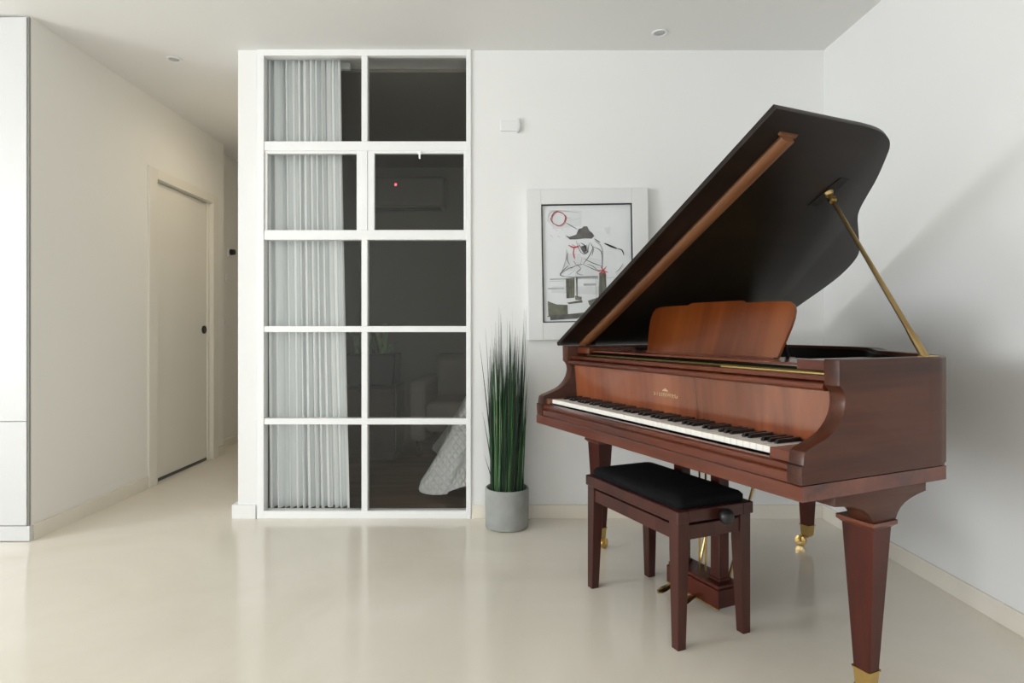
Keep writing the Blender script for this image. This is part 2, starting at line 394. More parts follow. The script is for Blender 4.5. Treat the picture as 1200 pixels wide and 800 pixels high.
# ceiling spots
def downlight(x, y, label):
    t = thing('recessed_downlight', label, 'downlight', (x, y, HC), 0, 'ceiling downlights')
    bm = bmesh.new()
    rings = []
    for r, z in ((0.042, -0.001), (0.042, -0.006), (0.036, -0.008), (0.030, -0.005), (0.028, -0.001)):
        rings.append([(r * math.cos(a * math.pi / 12), r * math.sin(a * math.pi / 12), z) for a in range(24)])
    add_loft(bm, rings, False); build('trim_ring', bm, 'plastic', t, True)
    build('lens', lathe([(0.029, -0.0015), (0.029, -0.0035), (0.02, -0.005)], 20), 'ink_grey', t, True)
downlight(0.841, 3.249, 'unlit recessed ceiling spot above the piano')
downlight(-1.916, 3.568, 'unlit recessed ceiling spot at the corridor mouth')

# wall motion sensor
t = thing('wall_sensor', 'small white alarm sensor box high on the wall', 'sensor', (0.048, YB, 2.219))
pts = [(-0.055, -0.028), (0.035, -0.028), (0.048, -0.038), (0.056, -0.030), (0.060, 0.0), (0.056, 0.030), (0.046, 0.046), (0.038, 0.028), (-0.055, 0.028)]
build('housing', prism([(-0.055, -0.03), (0.042, -0.03), (0.042, 0.03), (-0.055, 0.03)], 'y', -0.012, -0.0005, bev=0.004), 'plastic', t)
build('lens_cap', prism([(0.040, -0.040), (0.052, -0.034), (0.059, 0.0), (0.054, 0.030), (0.042, 0.044)], 'y', -0.022, -0.0005, bev=0.003), 'ink_pale', t)

# ------------------------------------------------------------------ glazed partition
g = bpy.data.objects.new('window_1', None); COL.objects.link(g); g['kind'] = 'structure'
g.location = (0, YB, 0)
S = 206.8
def gx(px): return (px - 588) / S
def gz(py): return 1.073 - (py - 385) / S
fy0, fy1 = -0.012, 0.05
bm = bmesh.new(); add_box(bm, gx(302), gx(310), fy0, fy1, 0.0, HC, bev=0.002); build('frame_stile', bm, 'frame', g)
bm = bmesh.new(); add_box(bm, gx(546.5), gx(552), fy0, fy1, 0.0, HC, bev=0.002); build('frame_stile', bm, 'frame', g)
build('frame_head', box(gx(310), gx(546.5), fy0, fy1, gz(66), HC, bev=0.002), 'frame', g)
build('frame_sill', box(gx(310), gx(546.5), fy0, fy1, 0.0, gz(598), bev=0.002), 'frame', g)
for a, b in ((166, 177), (270, 281), (382, 389), (490, 497)):
    build('transom', box(gx(310), gx(546.5), fy0 + 0.004, fy1 - 0.005, gz(b), gz(a), bev=0.002), 'frame', g)
rows = ((66, 166), (177, 270), (281, 382), (389, 490), (497, 598))
cols = ((310, 424), (431, 546.5))
for i, (a, b) in enumerate(rows):
    build('mullion', box(gx(424), gx(431), fy0 + 0.003, fy1 - 0.004, gz(b), gz(a), bev=0.002), 'frame', g)
    for j, (l, r) in enumerate(cols):
        if i == 1:
            e = (3.5, 6, 3, 0.5) if j == 0 else (8, 3, 3, 0.5)
            sy0 = fy0 + (0.010 if j == 0 else 0.006)
            sash = bpy.data.objects.new('sash', None); COL.objects.link(sash); sash.parent = g
            L_, R_, T_, B_ = gx(l), gx(r), gz(a), gz(b)
            l2, r2, t2, b2 = gx(l + e[0]), gx(r - e[1]), gz(a + e[2]), gz(b - e[3])
            build('sash_rail', box(L_ + .001, l2, sy0, sy0 + 0.03, B_, T_, bev=0.002), 'frame', sash)
            build('sash_rail', box(r2, R_ - .001, sy0, sy0 + 0.03, B_, T_, bev=0.002), 'frame', sash)
            build('sash_rail', box(l2, r2, sy0, sy0 + 0.03, t2, T_, bev=0.002), 'frame', sash)
            build('sash_rail', box(l2, r2, sy0, sy0 + 0.03, B_, b2, bev=0.002), 'frame', sash)
            build('pane', box(l2 - .002, r2 + .002, sy0 + 0.012, sy0 + 0.017, b2 - .002, t2 + .002), 'glass', sash)
            if j == 1:
                bm = bmesh.new(); xk = gx(492)
                add_box(bm, xk - 0.010, xk + 0.010, sy0 - 0.012, sy0, gz(182), gz(178), bev=0.002)
                add_box(bm, xk - 0.004, xk + 0.006, sy0 - 0.012, sy0 - 0.004, gz(187), gz(182), bev=0.002)
                build('latch', bm, 'frame', sash)
        else:
            build('pane', box(gx(l) - .002, gx(r) + .002, 0.016, 0.022, gz(b) - .002, gz(a) + .002), 'glass', g)

# ------------------------------------------------------------------ bedroom behind the glass
YQ = 5.9
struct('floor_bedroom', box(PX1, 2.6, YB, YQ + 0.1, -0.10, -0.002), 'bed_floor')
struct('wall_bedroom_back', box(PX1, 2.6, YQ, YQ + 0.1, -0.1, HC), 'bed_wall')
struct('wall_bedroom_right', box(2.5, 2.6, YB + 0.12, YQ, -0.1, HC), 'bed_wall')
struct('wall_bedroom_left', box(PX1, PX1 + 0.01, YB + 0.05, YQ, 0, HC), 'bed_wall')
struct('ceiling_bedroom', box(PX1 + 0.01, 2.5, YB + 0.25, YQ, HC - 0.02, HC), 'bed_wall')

# pleated curtain
def curtain():
    bm = bmesh.new(); n, m = 240, 26
    rnd = random.Random(3)
    ph = [rnd.uniform(-0.5, 0.5) for _ in range(40)]
    rows_ = []
    for j in range(m + 1):
        v = j / m; z = 0.035 + (2.648 - 0.035) * (1 - v)
        x0 = -1.366 + 0.012 * v; x1 = -0.935 + 0.055 * v ** 1.3
        r = []
        for i in range(n + 1):
            u = i / n
            k = u * 13; a = 2 * math.pi * k
            amp = 0.034 + 0.009 * math.sin(5.1 * u + 1) + 0.006 * math.sin(11 * u + 2 * v)
            y = 3.56 + amp * math.sin(a + 0.7 * math.sin(2.3 * k) + 0.25 * math.sin(3 * v + 7 * u)) + 0.006 * math.sin(2.7 * a + 3 * v) * v
            x = x0 + (x1 - x0) * u + 0.006 * math.sin(2 * a + ph[int(k) % 40] * 3)
            r.append((x, y, z + (0.004 * math.sin(a) if j == m else 0)))
        rows_.append(r)
    add_loft(bm, rows_, caps=False, closed=False)
    return build('pleated_curtain', bm, 'curtain', None, True, 80)
tag(curtain(), 'white pleated floor-length curtain hanging behind the glass partition', 'curtain')
tr = build('curtain_rail', box(-1.37, -0.90, 3.612, 3.640, 2.610, 2.648, bev=0.002), 'frame')
tag(tr, 'white ceiling curtain track above the pleated curtain', 'curtain rail')

# bed with draped quilt
bed = thing('bed', 'bed in the dark room under a pale diamond-quilted cover draped to the floor', 'bed', (0.55, 4.79, 0))
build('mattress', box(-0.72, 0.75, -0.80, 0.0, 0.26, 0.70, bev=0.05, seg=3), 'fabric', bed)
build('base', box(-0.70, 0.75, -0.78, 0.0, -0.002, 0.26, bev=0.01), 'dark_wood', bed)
bm = bmesh.new(); rings = []
NR = 120
for k, (z, gr) in enumerate(((0.728, -0.10), (0.725, -0.05), (0.71, 0.0), (0.67, 0.025), (0.55, 0.075), (0.42, 0.138), (0.29, 0.205), (0.19, 0.262), (0.13, 0.300), (0.095, 0.308))):
    ring = []
    x0, x1, y0, y1 = -0.745 - gr, 0.76 + 0.05 + max(gr, 0) * .2, -0.86 - gr * 0.85, 0.0 + 0.05 + gr * .2
    for i in range(NR):
        a = 2 * math.pi * i / NR; c, s = math.cos(a), math.sin(a)
        sq = 5.0
        ux = math.copysign(abs(c) ** (2 / sq), c); uy = math.copysign(abs(s) ** (2 / sq), s)
        wv = max(gr, 0) * 0.16 * math.sin(9 * a + 1.2)
        ring.append(((x0 + x1) / 2 + ux * ((x1 - x0) / 2 + wv), (y0 + y1) / 2 + uy * ((y1 - y0) / 2 + wv), z + (0.05 * max(0, gr) / .26 * math.sin(4 * a + 2.2))))
    rings.append(ring)
add_loft(bm, rings[::-1], caps=False); bm.verts.ensure_lookup_table()
top = [v for v in bm.verts if abs(v.co.z - 0.728) < 1e-5]; bm.faces.new(top[-NR:])
build('quilt', bm, 'quilt', bed, True, 60)

# armchair standing for a faint shape in the glass
ch = thing('armchair', 'dim beige upholstered armchair beyond the bed corner, standing for a faint shape in the glass', 'armchair', (-0.28, 5.44, 0), R(-4))
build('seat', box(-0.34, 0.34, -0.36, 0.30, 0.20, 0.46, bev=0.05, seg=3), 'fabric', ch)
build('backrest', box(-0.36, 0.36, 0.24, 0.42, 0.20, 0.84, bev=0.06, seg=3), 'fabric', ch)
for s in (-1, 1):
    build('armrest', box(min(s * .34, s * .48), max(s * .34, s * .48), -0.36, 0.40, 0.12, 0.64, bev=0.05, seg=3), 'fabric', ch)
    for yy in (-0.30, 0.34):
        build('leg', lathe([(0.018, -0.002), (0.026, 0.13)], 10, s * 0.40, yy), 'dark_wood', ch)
# dresser and leafy plant standing for faint shapes in the glass
dr = thing('dresser', 'dark wooden dresser in the glazed room, standing for a faint shape in the glass', 'dresser', (-1.10, 5.2, 0))
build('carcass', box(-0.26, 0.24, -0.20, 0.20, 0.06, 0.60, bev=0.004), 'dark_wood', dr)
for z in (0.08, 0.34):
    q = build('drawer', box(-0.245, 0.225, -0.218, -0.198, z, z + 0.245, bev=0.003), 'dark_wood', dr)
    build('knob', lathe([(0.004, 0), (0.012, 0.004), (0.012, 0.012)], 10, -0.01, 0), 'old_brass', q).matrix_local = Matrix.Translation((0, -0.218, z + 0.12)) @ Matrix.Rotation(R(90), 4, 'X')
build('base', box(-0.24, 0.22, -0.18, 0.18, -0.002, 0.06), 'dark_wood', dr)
pl = thing('potted_plant', 'leafy green houseplant in a dark planter on the dresser, standing for faint shapes in the glass', 'plant', (-1.10, 5.2, 0.60))
build('planter', prism([(-0.22, 0.0), (0.20, 0.0), (0.22, 0.26), (-0.24, 0.26)], 'y', -0.15, 0.15, bev=0.01), 'black', pl)
rnd = random.Random(11)
for i in range(22):
    a = rnd.uniform(0, 6.28); rr = rnd.uniform(0.05, 0.19); hgt = rnd.uniform(0.30, 0.52)
    bx_, by_ = rnd.uniform(-0.16, 0.15), rnd.uniform(-0.10, 0.08)
    tipx, tipy = bx_ + rr * math.cos(a), by_ + rr * math.sin(a)
    bm = bmesh.new(); wdt = 0.022; px_, py_ = -math.sin(a) * wdt, math.cos(a) * wdt
    secs = [((bx_, by_, 0.24), 0.15), ((bx_ * .7 + tipx * .3, by_ * .7 + tipy * .3, 0.24 + (hgt - .24) * .6), 0.9), ((bx_ * .3 + tipx * .7, by_ * .3 + tipy * .7, hgt), 1.0), ((tipx, tipy, hgt - 0.06), 0.1)]
    rings = []
    for (c, f) in secs:
        rings.append([(c[0] + px_ * f, c[1] + py_ * f, c[2]), (c[0], c[1], c[2] + 0.006), (c[0] - px_ * f, c[1] - py_ * f, c[2]), (c[0], c[1], c[2] - 0.004)])
    add_loft(bm, rings); build('leaf', bm, 'leaf', pl, True)
# air conditioner with its red light
ac = thing('air_conditioner', 'wall-mounted air conditioner with a red light in the dark bedroom', 'air conditioner', (-0.93, YQ, 2.50))
build('body', box(-0.40, 0.40, -0.21, -0.001, -0.29, 0.0, bev=0.03, seg=3), 'ac_shell', ac)
build('louver', box(-0.36, 0.36, -0.19, -0.06, -0.302, -0.291), 'gap', ac)
build('indicator_light', box(-0.068, -0.050, -0.215, -0.2095, -0.093, -0.075), 'led', ac)

# ------------------------------------------------------------------ framed drawing
ar = thing('framed_drawing', 'pale framed ink drawing of a hatted seated figure with red marks', 'picture', ((688 - 588) / S, YB - 0.002, gz(310)))
ar.rotation_euler = (0, R(-0.9), 0)
fw, fh = 0.341, 0.423
def ac_(cx, cy): return ((600 + cx / 4 - 688) / S, -((210 + cy / 4) - 310) / S)
bm = bmesh.new()
iw, ih = 0.2545, 0.331     # inner edge of the moulding (black line outside edge)
ox, oz = -0.0030, 0.0060
add_box(bm, -fw, -iw + ox, -0.040, 0, -fh, fh, bev=0.003); add_box(bm, iw + ox, fw, -0.040, 0, -fh, fh, bev=0.003)
add_box(bm, -iw + ox, iw + ox, -0.040, 0, ih + oz, fh, bev=0.003); add_box(bm, -iw + ox, iw + ox, -0.040, 0, -fh, -ih + oz, bev=0.003)
build('moulding', bm, 'art_frame', ar)
bm = bmesh.new(); bl = 0.006
add_box(bm, -iw + ox, -iw + ox + bl, -0.036, -0.02, -ih + oz, ih + oz); add_box(bm, iw + ox - bl, iw + ox, -0.036, -0.02, -ih + oz, ih + oz)
add_box(bm, -iw + ox + bl, iw + ox - bl, -0.036, -0.02, ih + oz - bl, ih + oz); add_box(bm, -iw + ox + bl, iw + ox - bl, -0.036, -0.02, -ih + oz, -ih + oz + bl)
build('black_liner', bm, 'ink', ar)
pr = build('print', box(-iw + ox, iw + ox, -0.024, -0.010, -ih + oz, ih + oz), 'print', ar)
LAY = [0]
def flat(bm, pts, y):
    vs = [bm.verts.new((p[0], y, p[1])) for p in pts]; bm.faces.new(vs)
def stroke(bm, cpts, w, y, taper=True):
    P = smooth_curve([(*ac_(*c), 0) for c in cpts], 5) if len(cpts) > 2 else [Vector((*ac_(*c), 0)) for c in cpts]
    n = len(P); A = []
    for i, p in enumerate(P):
        t = P[min(i + 1, n - 1)] - P[max(i - 1, 0)]; t.normalize() if t.length else None
        ww = w / 2 / 4 / S * ((1 - 0.7 * abs(2 * i / (n - 1) - 1) ** 2) if taper else 1)
        A.append(((p.x - t.y * ww, p.y + t.x * ww), (p.x + t.y * ww, p.y - t.x * ww)))
    for a, b in zip(A, A[1:]):
        vs = [bm.verts.new((q[0], y, q[1])) for q in (a[0], b[0], b[1], a[1])]
        try: bm.faces.new(vs)
        except ValueError: pass
def art(name, m, polys=(), strokes=(), lev=1):
    bm = bmesh.new(); y = -0.024 - 0.0004 * lev
    for k, p in enumerate(polys): flat(bm, [ac_(*c) for c in p], y - 0.00004 * k)
    for k, (c, w) in enumerate(strokes): stroke(bm, c, w, y - 0.00002 * k - 0.0001)
    o = build(name, bm, m, pr)
    if len(polys) + len(strokes) > 1: o['kind'] = 'stuff'
art('pale_washes', 'ink_pale', [
    [(175, 145), (330, 150), (325, 220), (200, 235), (165, 195)], [(300, 360), (420, 380), (415, 470), (290, 470)],
    [(432, 232), (462, 228), (455, 262), (440, 258)], [(185, 500), (440, 505), (445, 545), (180, 530)],
    [(480, 440), (520, 400), (525, 460), (490, 470)], [(250, 350), (320, 350), (310, 430), (240, 430)]], lev=1)
art('grey_washes', 'ink_grey', [
    [(165, 508), (240, 507), (240, 514), (165, 514)], [(300, 458), (398, 455), (398, 468), (300, 468)],
    [(175, 465), (250, 463), (250, 470), (175, 471)], [(330, 490), (390, 490), (388, 500), (332, 500)],
    [(318, 316), (350, 310), (358, 345), (335, 352)]],
    [([(385, 290), (420, 330), (418, 440)], 7), ([(255, 330), (250, 380), (225, 450)], 6), ([(170, 180), (200, 150), (320, 160)], 4), ([(320, 185), (250, 200)], 3)], lev=2)
art('olive_washes', 'ink_olive', [
    [(163, 568), (180, 576), (205, 585), (255, 588), (256, 632), (240, 636), (165, 640)],
    [(248, 465), (290, 462), (288, 555), (250, 558)], [(405, 440), (435, 440), (438, 545), (400, 560)],
    [(350, 570), (400, 555), (420, 560), (380, 598), (356, 590)],
    [(290, 545), (322, 552), (320, 566), (292, 566)]],
    [([(160, 640), (260, 636), (350, 628), (365, 625)], 12)], lev=3)
art('hat', 'ink_mid', [
    [(250, 264), (268, 272), (300, 262), (312, 236), (328, 232), (336, 224), (352, 224), (362, 245), (376, 256), (384, 270), (372, 282), (340, 280), (300, 284), (270, 284)],
    [(252, 578), (322, 566), (326, 578), (262, 584)], [(172, 634), (340, 630), (300, 652), (174, 658)], [(322, 318), (344, 312), (350, 338), (332, 346)],
    [(252, 465), (262, 464), (262, 556), (252, 556)], [(296, 462), (303, 462), (302, 550), (297, 550)], [(408, 460), (416, 460), (418, 560), (408, 556)]], lev=4)
art('ink_lines', 'ink', (), [
    ([(252, 205), (280, 222), (306, 238)], 3), ([(384, 282), (398, 292), (412, 300)], 4), ([(430, 304), (460, 318), (490, 330)], 9),
    ([(490, 330), (512, 338), (520, 362)], 5), ([(380, 318), (360, 360), (330, 400)], 3), ([(380, 320), (416, 345), (418, 420)], 3),
    ([(335, 375), (375, 395), (420, 412)], 3), ([(330, 400), (380, 425), (420, 440)], 2.5), ([(325, 372), (316, 410)], 2.5), ([(260, 345), (256, 375), (268, 402)], 3),
    ([(262, 405), (240, 425), (222, 448), (246, 456)], 3.5), ([(246, 456), (290, 460), (400, 458)], 3), ([(300, 465), (302, 555)], 3), ([(388, 460), (390, 560)], 3),
    ([(285, 465), (285, 555)], 2.5), ([(428, 450), (436, 545)], 3), ([(438, 465), (480, 464)], 2.5), ([(290, 430), (260, 450)], 3), ([(310, 300), (330, 340), (350, 345), (360, 300)], 3),
    ([(320, 300), (340, 315), (345, 340)], 4), ([(270, 420), (300, 405), (330, 400)], 2.5), ([(300, 290), (312, 330), (330, 352), (352, 350)], 2.5), ([(330, 318), (348, 322)], 5), ([(260, 470), (258, 552)], 3), ([(272, 466), (274, 556)], 2.5), ([(398, 462), (402, 552)], 2.5), ([(300, 400), (318, 420), (300, 440), (330, 452)], 2.5), ([(350, 400), (372, 408), (398, 430)], 2.5), ([(230, 440), (260, 420), (290, 410)], 2.5), ([(365, 300), (378, 330), (372, 360)], 3), ([(170, 478), (240, 476)], 2.5), ([(480, 440), (500, 425), (515, 400)], 2)], lev=5)
sun = [(218 + 33 * math.cos(a * .55) * (1 + .08 * math.sin(3.1 * a)), 186 + 32 * math.sin(a * .55) * (1 + .08 * math.cos(2.3 * a))) for a in range(26)]
art('red_marks', 'ink_red', (), [
    (sun, 3.0), ([(x + 4, y + 3) for x, y in sun[3:16]], 2.5), ([(262, 310), (290, 322), (316, 312)], 6), ([(280, 308), (312, 326)], 6),
    ([(290, 320), (286, 350), (292, 375)], 5), ([(286, 385), (296, 400)], 7), ([(398, 430), (420, 432), (446, 440)], 5), ([(412, 412), (424, 432), (436, 455)], 5),
    ([(438, 412), (420, 434), (402, 448)], 5), ([(180, 262), (190, 272)], 3), ([(205, 240), (214, 246)], 2.5), ([(212, 266), (224, 272)], 3), ([(232, 232), (240, 240)], 2.5), ([(190, 235), (196, 228)], 2.5),
    ([(250, 180), (275, 188)], 2.5)], lev=6)

# ------------------------------------------------------------------ potted grass
pg = thing('potted_grass', 'tall upright ornamental grass in a round grey concrete pot', 'plant', (0.028, 3.318, 0))
prof = [(0.110, 0.002), (0.116, 0.006), (0.118, 0.05), (0.119, 0.19), (0.118, 0.210), (0.114, 0.214), (0.108, 0.211), (0.106, 0.19), (0.100, 0.185)]
build('pot', lathe([(0.10, 0.0)] + prof, 40), 'pot', pg, True, 50)
build('soil', lathe([(0.104, 0.172), (0.104, 0.186), (0.06, 0.192), (0.01, 0.195)], 28), 'soil', pg, True)
def blade(bm, rnd, a, r0, tipr, h, wdt, bend):
    bx_, by_ = r0 * math.cos(a), r0 * math.sin(a)
    n = 7; rings = []
    o = rnd.uniform(0, 6.28); px_, py_ = math.cos(o), math.sin(o)
    for k in range(n):
        t = k / (n - 1); rr = r0 + (tipr - r0) * (t ** bend)
        z = 0.187 + (h - 0.187) * (t if bend < 3 else t - 0.12 * t ** 4)
        f = wdt * (0.75 + 0.5 * t if t < .4 else 0.95 * (1 - t) / .6 + 0.06)
        c = (rr * math.cos(a + .15 * t), rr * math.sin(a + .15 * t), z)
        if c[1] > 0.118: c = (c[0], 0.118, c[2])
        rings.append([(c[0] + px_ * f, c[1] + py_ * f, c[2]), (c[0] - py_ * f * .25, c[1] + px_ * f * .25, c[2]), (c[0] - px_ * f, c[1] - py_ * f, c[2]), (c[0] + py_ * f * .25, c[1] - px_ * f * .25, c[2])])
    add_loft(bm, rings)
rnd = random.Random(21)
for i in range(60):         # the long blades that stand out one by one
    bm = bmesh.new(); a = rnd.uniform(0, 6.28); r0 = rnd.uniform(0.03, 0.09)
    hgt = rnd.uniform(0.82, 1.20); blade(bm, rnd, a, r0, min(0.125, r0 + rnd.uniform(0.0, 0.045)), hgt, rnd.uniform(0.0030, 0.0048), rnd.choice((1.2, 1.6, 2.2)))
    build('blade', bm, rnd.choice(('blade_dark', 'blade_dark', 'blade_green')), pg)
for a, tr_, hh in ((3.05, 0.150, 1.0), (2.9, 0.135, 0.62), (3.3, 0.13, 0.40), (0.1, 0.125, 0.83), (-0.3, 0.12, 0.70), (3.6, 0.128, 0.86)):
    bm = bmesh.new(); blade(bm, rnd, a, 0.07, tr_, hh, 0.004, 1.3); build('blade', bm, 'blade_dark', pg)
for nm, mt, cnt, hm in (('dark_blades', 'blade_dark', 190, 1.05), ('green_blades', 'blade_green', 230, 1.0), ('dry_blades', 'blade_dry', 26, 0.5)):
    bm = bmesh.new()
    for i in range(cnt):
        a = rnd.uniform(0, 6.28); r0 = 0.088 * math.sqrt(rnd.random())
        h = rnd.uniform(0.5, hm) if nm != 'dry_blades' else rnd.uniform(0.26, 0.95)
        blade(bm, rnd, a, r0, min(0.112, r0 + rnd.uniform(-0.01, 0.03)), h, rnd.uniform(0.0026, 0.0044), rnd.choice((1.0, 1.5, 2.0)))
    o = build(nm, bm, mt, pg); o['kind'] = 'stuff'

# ------------------------------------------------------------------ grand piano
PW = 1.455
TH = R(-65.7)
piano = thing('grand_piano', 'reddish mahogany baby grand piano with its lid propped open', 'piano', (0.164, 2.877, 0), TH)
P_ = piano
zb, zc, zt = 0.630, 0.672, 0.991        # keybed underside, seam, rim top
AT = 0.047                              # arm thickness
lid_out = [(1.464, 0.124), (1.464, 0.30), (1.464, 0.50), (1.461, 0.56), (1.453, 0.611), (1.436, 0.660), (1.414, 0.695), (1.375, 0.732), (1.268, 0.815), (1.178, 0.872),
           (1.114, 0.915), (1.062, 0.965), (0.969, 1.085), (0.866, 1.215), (0.799, 1.268), (0.705, 1.307), (0.589, 1.325), (0.40, 1.326), (0.20, 1.326)]
# case outline (open line from the treble arm round the tail to the bass arm), outside edge
case_c = [(PW, 0.52), (PW, 0.545), (PW - 0.0025, 0.580)] + [(x - 0.010, y - (0.002 if y < 0.65 else 0.010)) for x, y in lid_out[4:]]
case_c = [(p.x, p.y) for p in smooth_curve([(x, y, 0) for x, y in case_c], 4)]
case_c += [(0.06, 1.316), (0.03, 1.310), (0.012, 1.298), (0.003, 1.28), (0.0, 1.25), (0.0, 0.9), (0.0, 0.52)]
def wall_loop(outer, th, z0, z1, bev=0.004):
    """upright wall of given thickness along an open outline"""
    inner = offset2d(outer, th)
    bm = bmesh.new(); rings = []
    for (o, i) in zip(outer, inner):
        d = Vector((i[0] - o[0], i[1] - o[1])); d.normalize()
        e = bev
        rings.append([(o[0], o[1], z0), (o[0], o[1], z1 - e), (o[0] + d.x * e, o[1] + d.y * e, z1), (i[0], i[1], z1), (i[0], i[1], z0)])
    add_loft(bm, rings); return bm
build('rim', wall_loop(case_c, 0.042, zc, zt), 'mah_y', P_, True, 30)
build('inner_rim', wall_loop(offset2d(case_c, 0.0425), 0.012, zc + 0.02, zt - 0.012, 0.001), 'felt', P_, True, 30)
build('lower_rim', wall_loop(offset2d(case_c, 0.004), 0.06, zb, zc - 0.002, 0.003), 'mah_y', P_, True, 30)
build('bottom_board', prism([(x, y) for x, y in offset2d(case_c, 0.065)], 'z', zc - 0.02, zc - 0.004), 'felt', P_)
# arms: scrolled cheeks
arm_prof = [(0.002, zc), (0.0, 0.700), (0.000, 0.721), (0.006, 0.724), (0.009, 0.748), (0.013, 0.757), (0.024, 0.764), (0.048, 0.772), (0.072, 0.780), (0.095, 0.789), (0.113, 0.799),
            (0.128, 0.811), (0.142, 0.826), (0.153, 0.843), (0.160, 0.862), (0.163, 0.880), (0.160, 0.898), (0.153, 0.910), (0.143, 0.919), (0.141, 0.921), (0.140, 0.989), (0.142, zt), (0.52, zt), (0.52, zc)]
for x0 in (PW - AT, 0.0):
    arm = build('arm', prism(arm_prof, 'x', x0, x0 + AT, bev=0.0025, seg=2, skip=lambda c: c.y > 0.51), 'mah_y', P_, True, 30)
    build('arm_seam', box(x0 + 0.002, x0 + AT - 0.002, -0.0008, 0.02, 0.7205, 0.7225), 'felt', arm)
# keybed with its moulded front
bm = bmesh.new(); add_prism(bm, [(0.0, zb + .003), (0.003, zb), (0.60, zb), (0.60, zc - 0.002), (0.003, zc - 0.002), (0.0, zc - .004)], 'x', 0.0, PW)
build('keybed', bm, 'mah_x', P_)
ks = build('key_slip', prism([(0.007, zc - 0.001), (0.007, 0.694), (0.010, 0.697), (0.016, 0.699), (0.012, 0.703), (0.010, 0.709), (0.012, 0.716), (0.018, 0.720), (0.040, 0.722), (0.040, zc - 0.001)], 'x', AT, PW - AT), 'mah_x', P_, True, 40)
KX0, KX1 = 0.074, 1.340
build('key_block', box(AT, KX0 - 0.001, 0.028, 0.19, 0.7225, 0.747, bev=0.002), 'mah_strip', P_)
build('key_block', box(KX1 + 0.001, PW - AT, 0.014, 0.19, 0.7225, 0.752, bev=0.002), 'mah_x', P_)
build('key_frame', box(KX0, KX1, 0.056, 0.21, 0.7225, 0.727), 'felt', P_)
build('felt_strip', box(KX0, KX1, 0.188, 0.1905, 0.744, 0.752), 'felt', P_)
# keys
kw = (KX1 - KX0) / 52
bmk = box(0.0004, kw - 0.0006, 0.044, 0.188, 0.7275, 0.7455, bev=0.0009, seg=1)
wk = build('white_key', bmk, 'ivory', P_); wk.location.x = KX0
for i in range(1, 52):
    o = wk.copy(); COL.objects.link(o); o.parent = P_; o.location.x = KX0 + kw * i
bmk = bmesh.new()
bw = 0.0052
add_loft(bmk, [[(-bw, 0.093, 0.746), (bw, 0.093, 0.746), (bw, 0.188, 0.746), (-bw, 0.188, 0.746)],
               [(-bw * .95, 0.096, 0.753), (bw * .95, 0.096, 0.753), (bw * .95, 0.188, 0.754), (-bw * .95, 0.188, 0.754)],
               [(-bw * .8, 0.101, 0.757), (bw * .8, 0.101, 0.757), (bw * .8, 0.188, 0.758), (-bw * .8, 0.188, 0.758)]])
first = None
for i in range(51):
    # white keys start at A; a sharp follows A, C, D, F, G
    if 'ABCDEFG'[i % 7] in 'ACDFG':
        x = KX0 + kw * (i + 1)
        if first is None: first = build('black_key', bmk, 'ebony', P_); first.location.x = x
        else:
            o = first.copy(); COL.objects.link(o); o.parent = P_; o.location.x = x
# fallboard and the rails above it
fb = build('fallboard', prism([(0.191, 0.751), (0.190, 0.765), (0.188, 0.80), (0.184, 0.85), (0.180, 0.885), (0.178, 0.905), (0.205, 0.905), (0.212, 0.751)], 'x', AT + 0.001, PW - AT - 0.001), 'mah_flame', P_, True, 40)
build('fallboard_rail', prism([(0.146, 0.906), (0.142, 0.910), (0.141, 0.916), (0.144, 0.922), (0.152, 0.925), (0.20, 0.925), (0.20, 0.903), (0.152, 0.903)], 'x', AT + 0.002, PW - AT - 0.004), 'mah_x', P_, True, 40)
build('front_rail', prism([(0.163, 0.927), (0.158, 0.931), (0.157, 0.940), (0.160, 0.944), (0.22, 0.946), (0.22, 0.925)], 'x', AT + 0.001, PW - AT - 0.001), 'mah_x', P_, True, 40)
build('brass_strip', box(1.0, PW - AT - 0.001, 0.170, 0.185, 0.946, 0.9505), 'brass', P_)
build('pin_block', box(AT + 0.012, PW - AT - 0.013, 0.24, 0.36, 0.90, 0.950), 'pin_gold', P_)
build('iron_plate', prism([(x, y) for x, y in [(PW - 0.07, 0.36), (PW - 0.07, 0.60), (1.30, 0.70), (1.06, 0.86), (0.93, 1.00), (0.79, 1.18), (0.68, 1.23), (0.5, 1.245), (0.08, 1.245), (0.08, 0.36)]], 'z', 0.880, 0.892), 'plate_gold', P_)
bm = bmesh.new()
for i in range(70):
    x = 0.12 + 1.20 * i / 69
    ymax = 1.20 if x < 0.72 else (1.20 - (x - 0.72) * 1.0 if x < 1.0 else 0.92 - (x - 1.0) * 0.75)
    add_tube(bm, [(x, 0.33, 0.953), (x * 0.94 + 0.03, ymax, 0.915)], 0.0009, 4)
st = build('strings', bm, 'steel', P_); st['kind'] = 'stuff'
for x in (0.42, 0.78, 1.08):
    build('plate_strut', box(x - 0.014, x + 0.014, 0.36, 1.20 if x < .7 else (1.10 if x < .9 else 0.82), 0.892, 0.935, bev=0.004), 'plate_gold', P_)
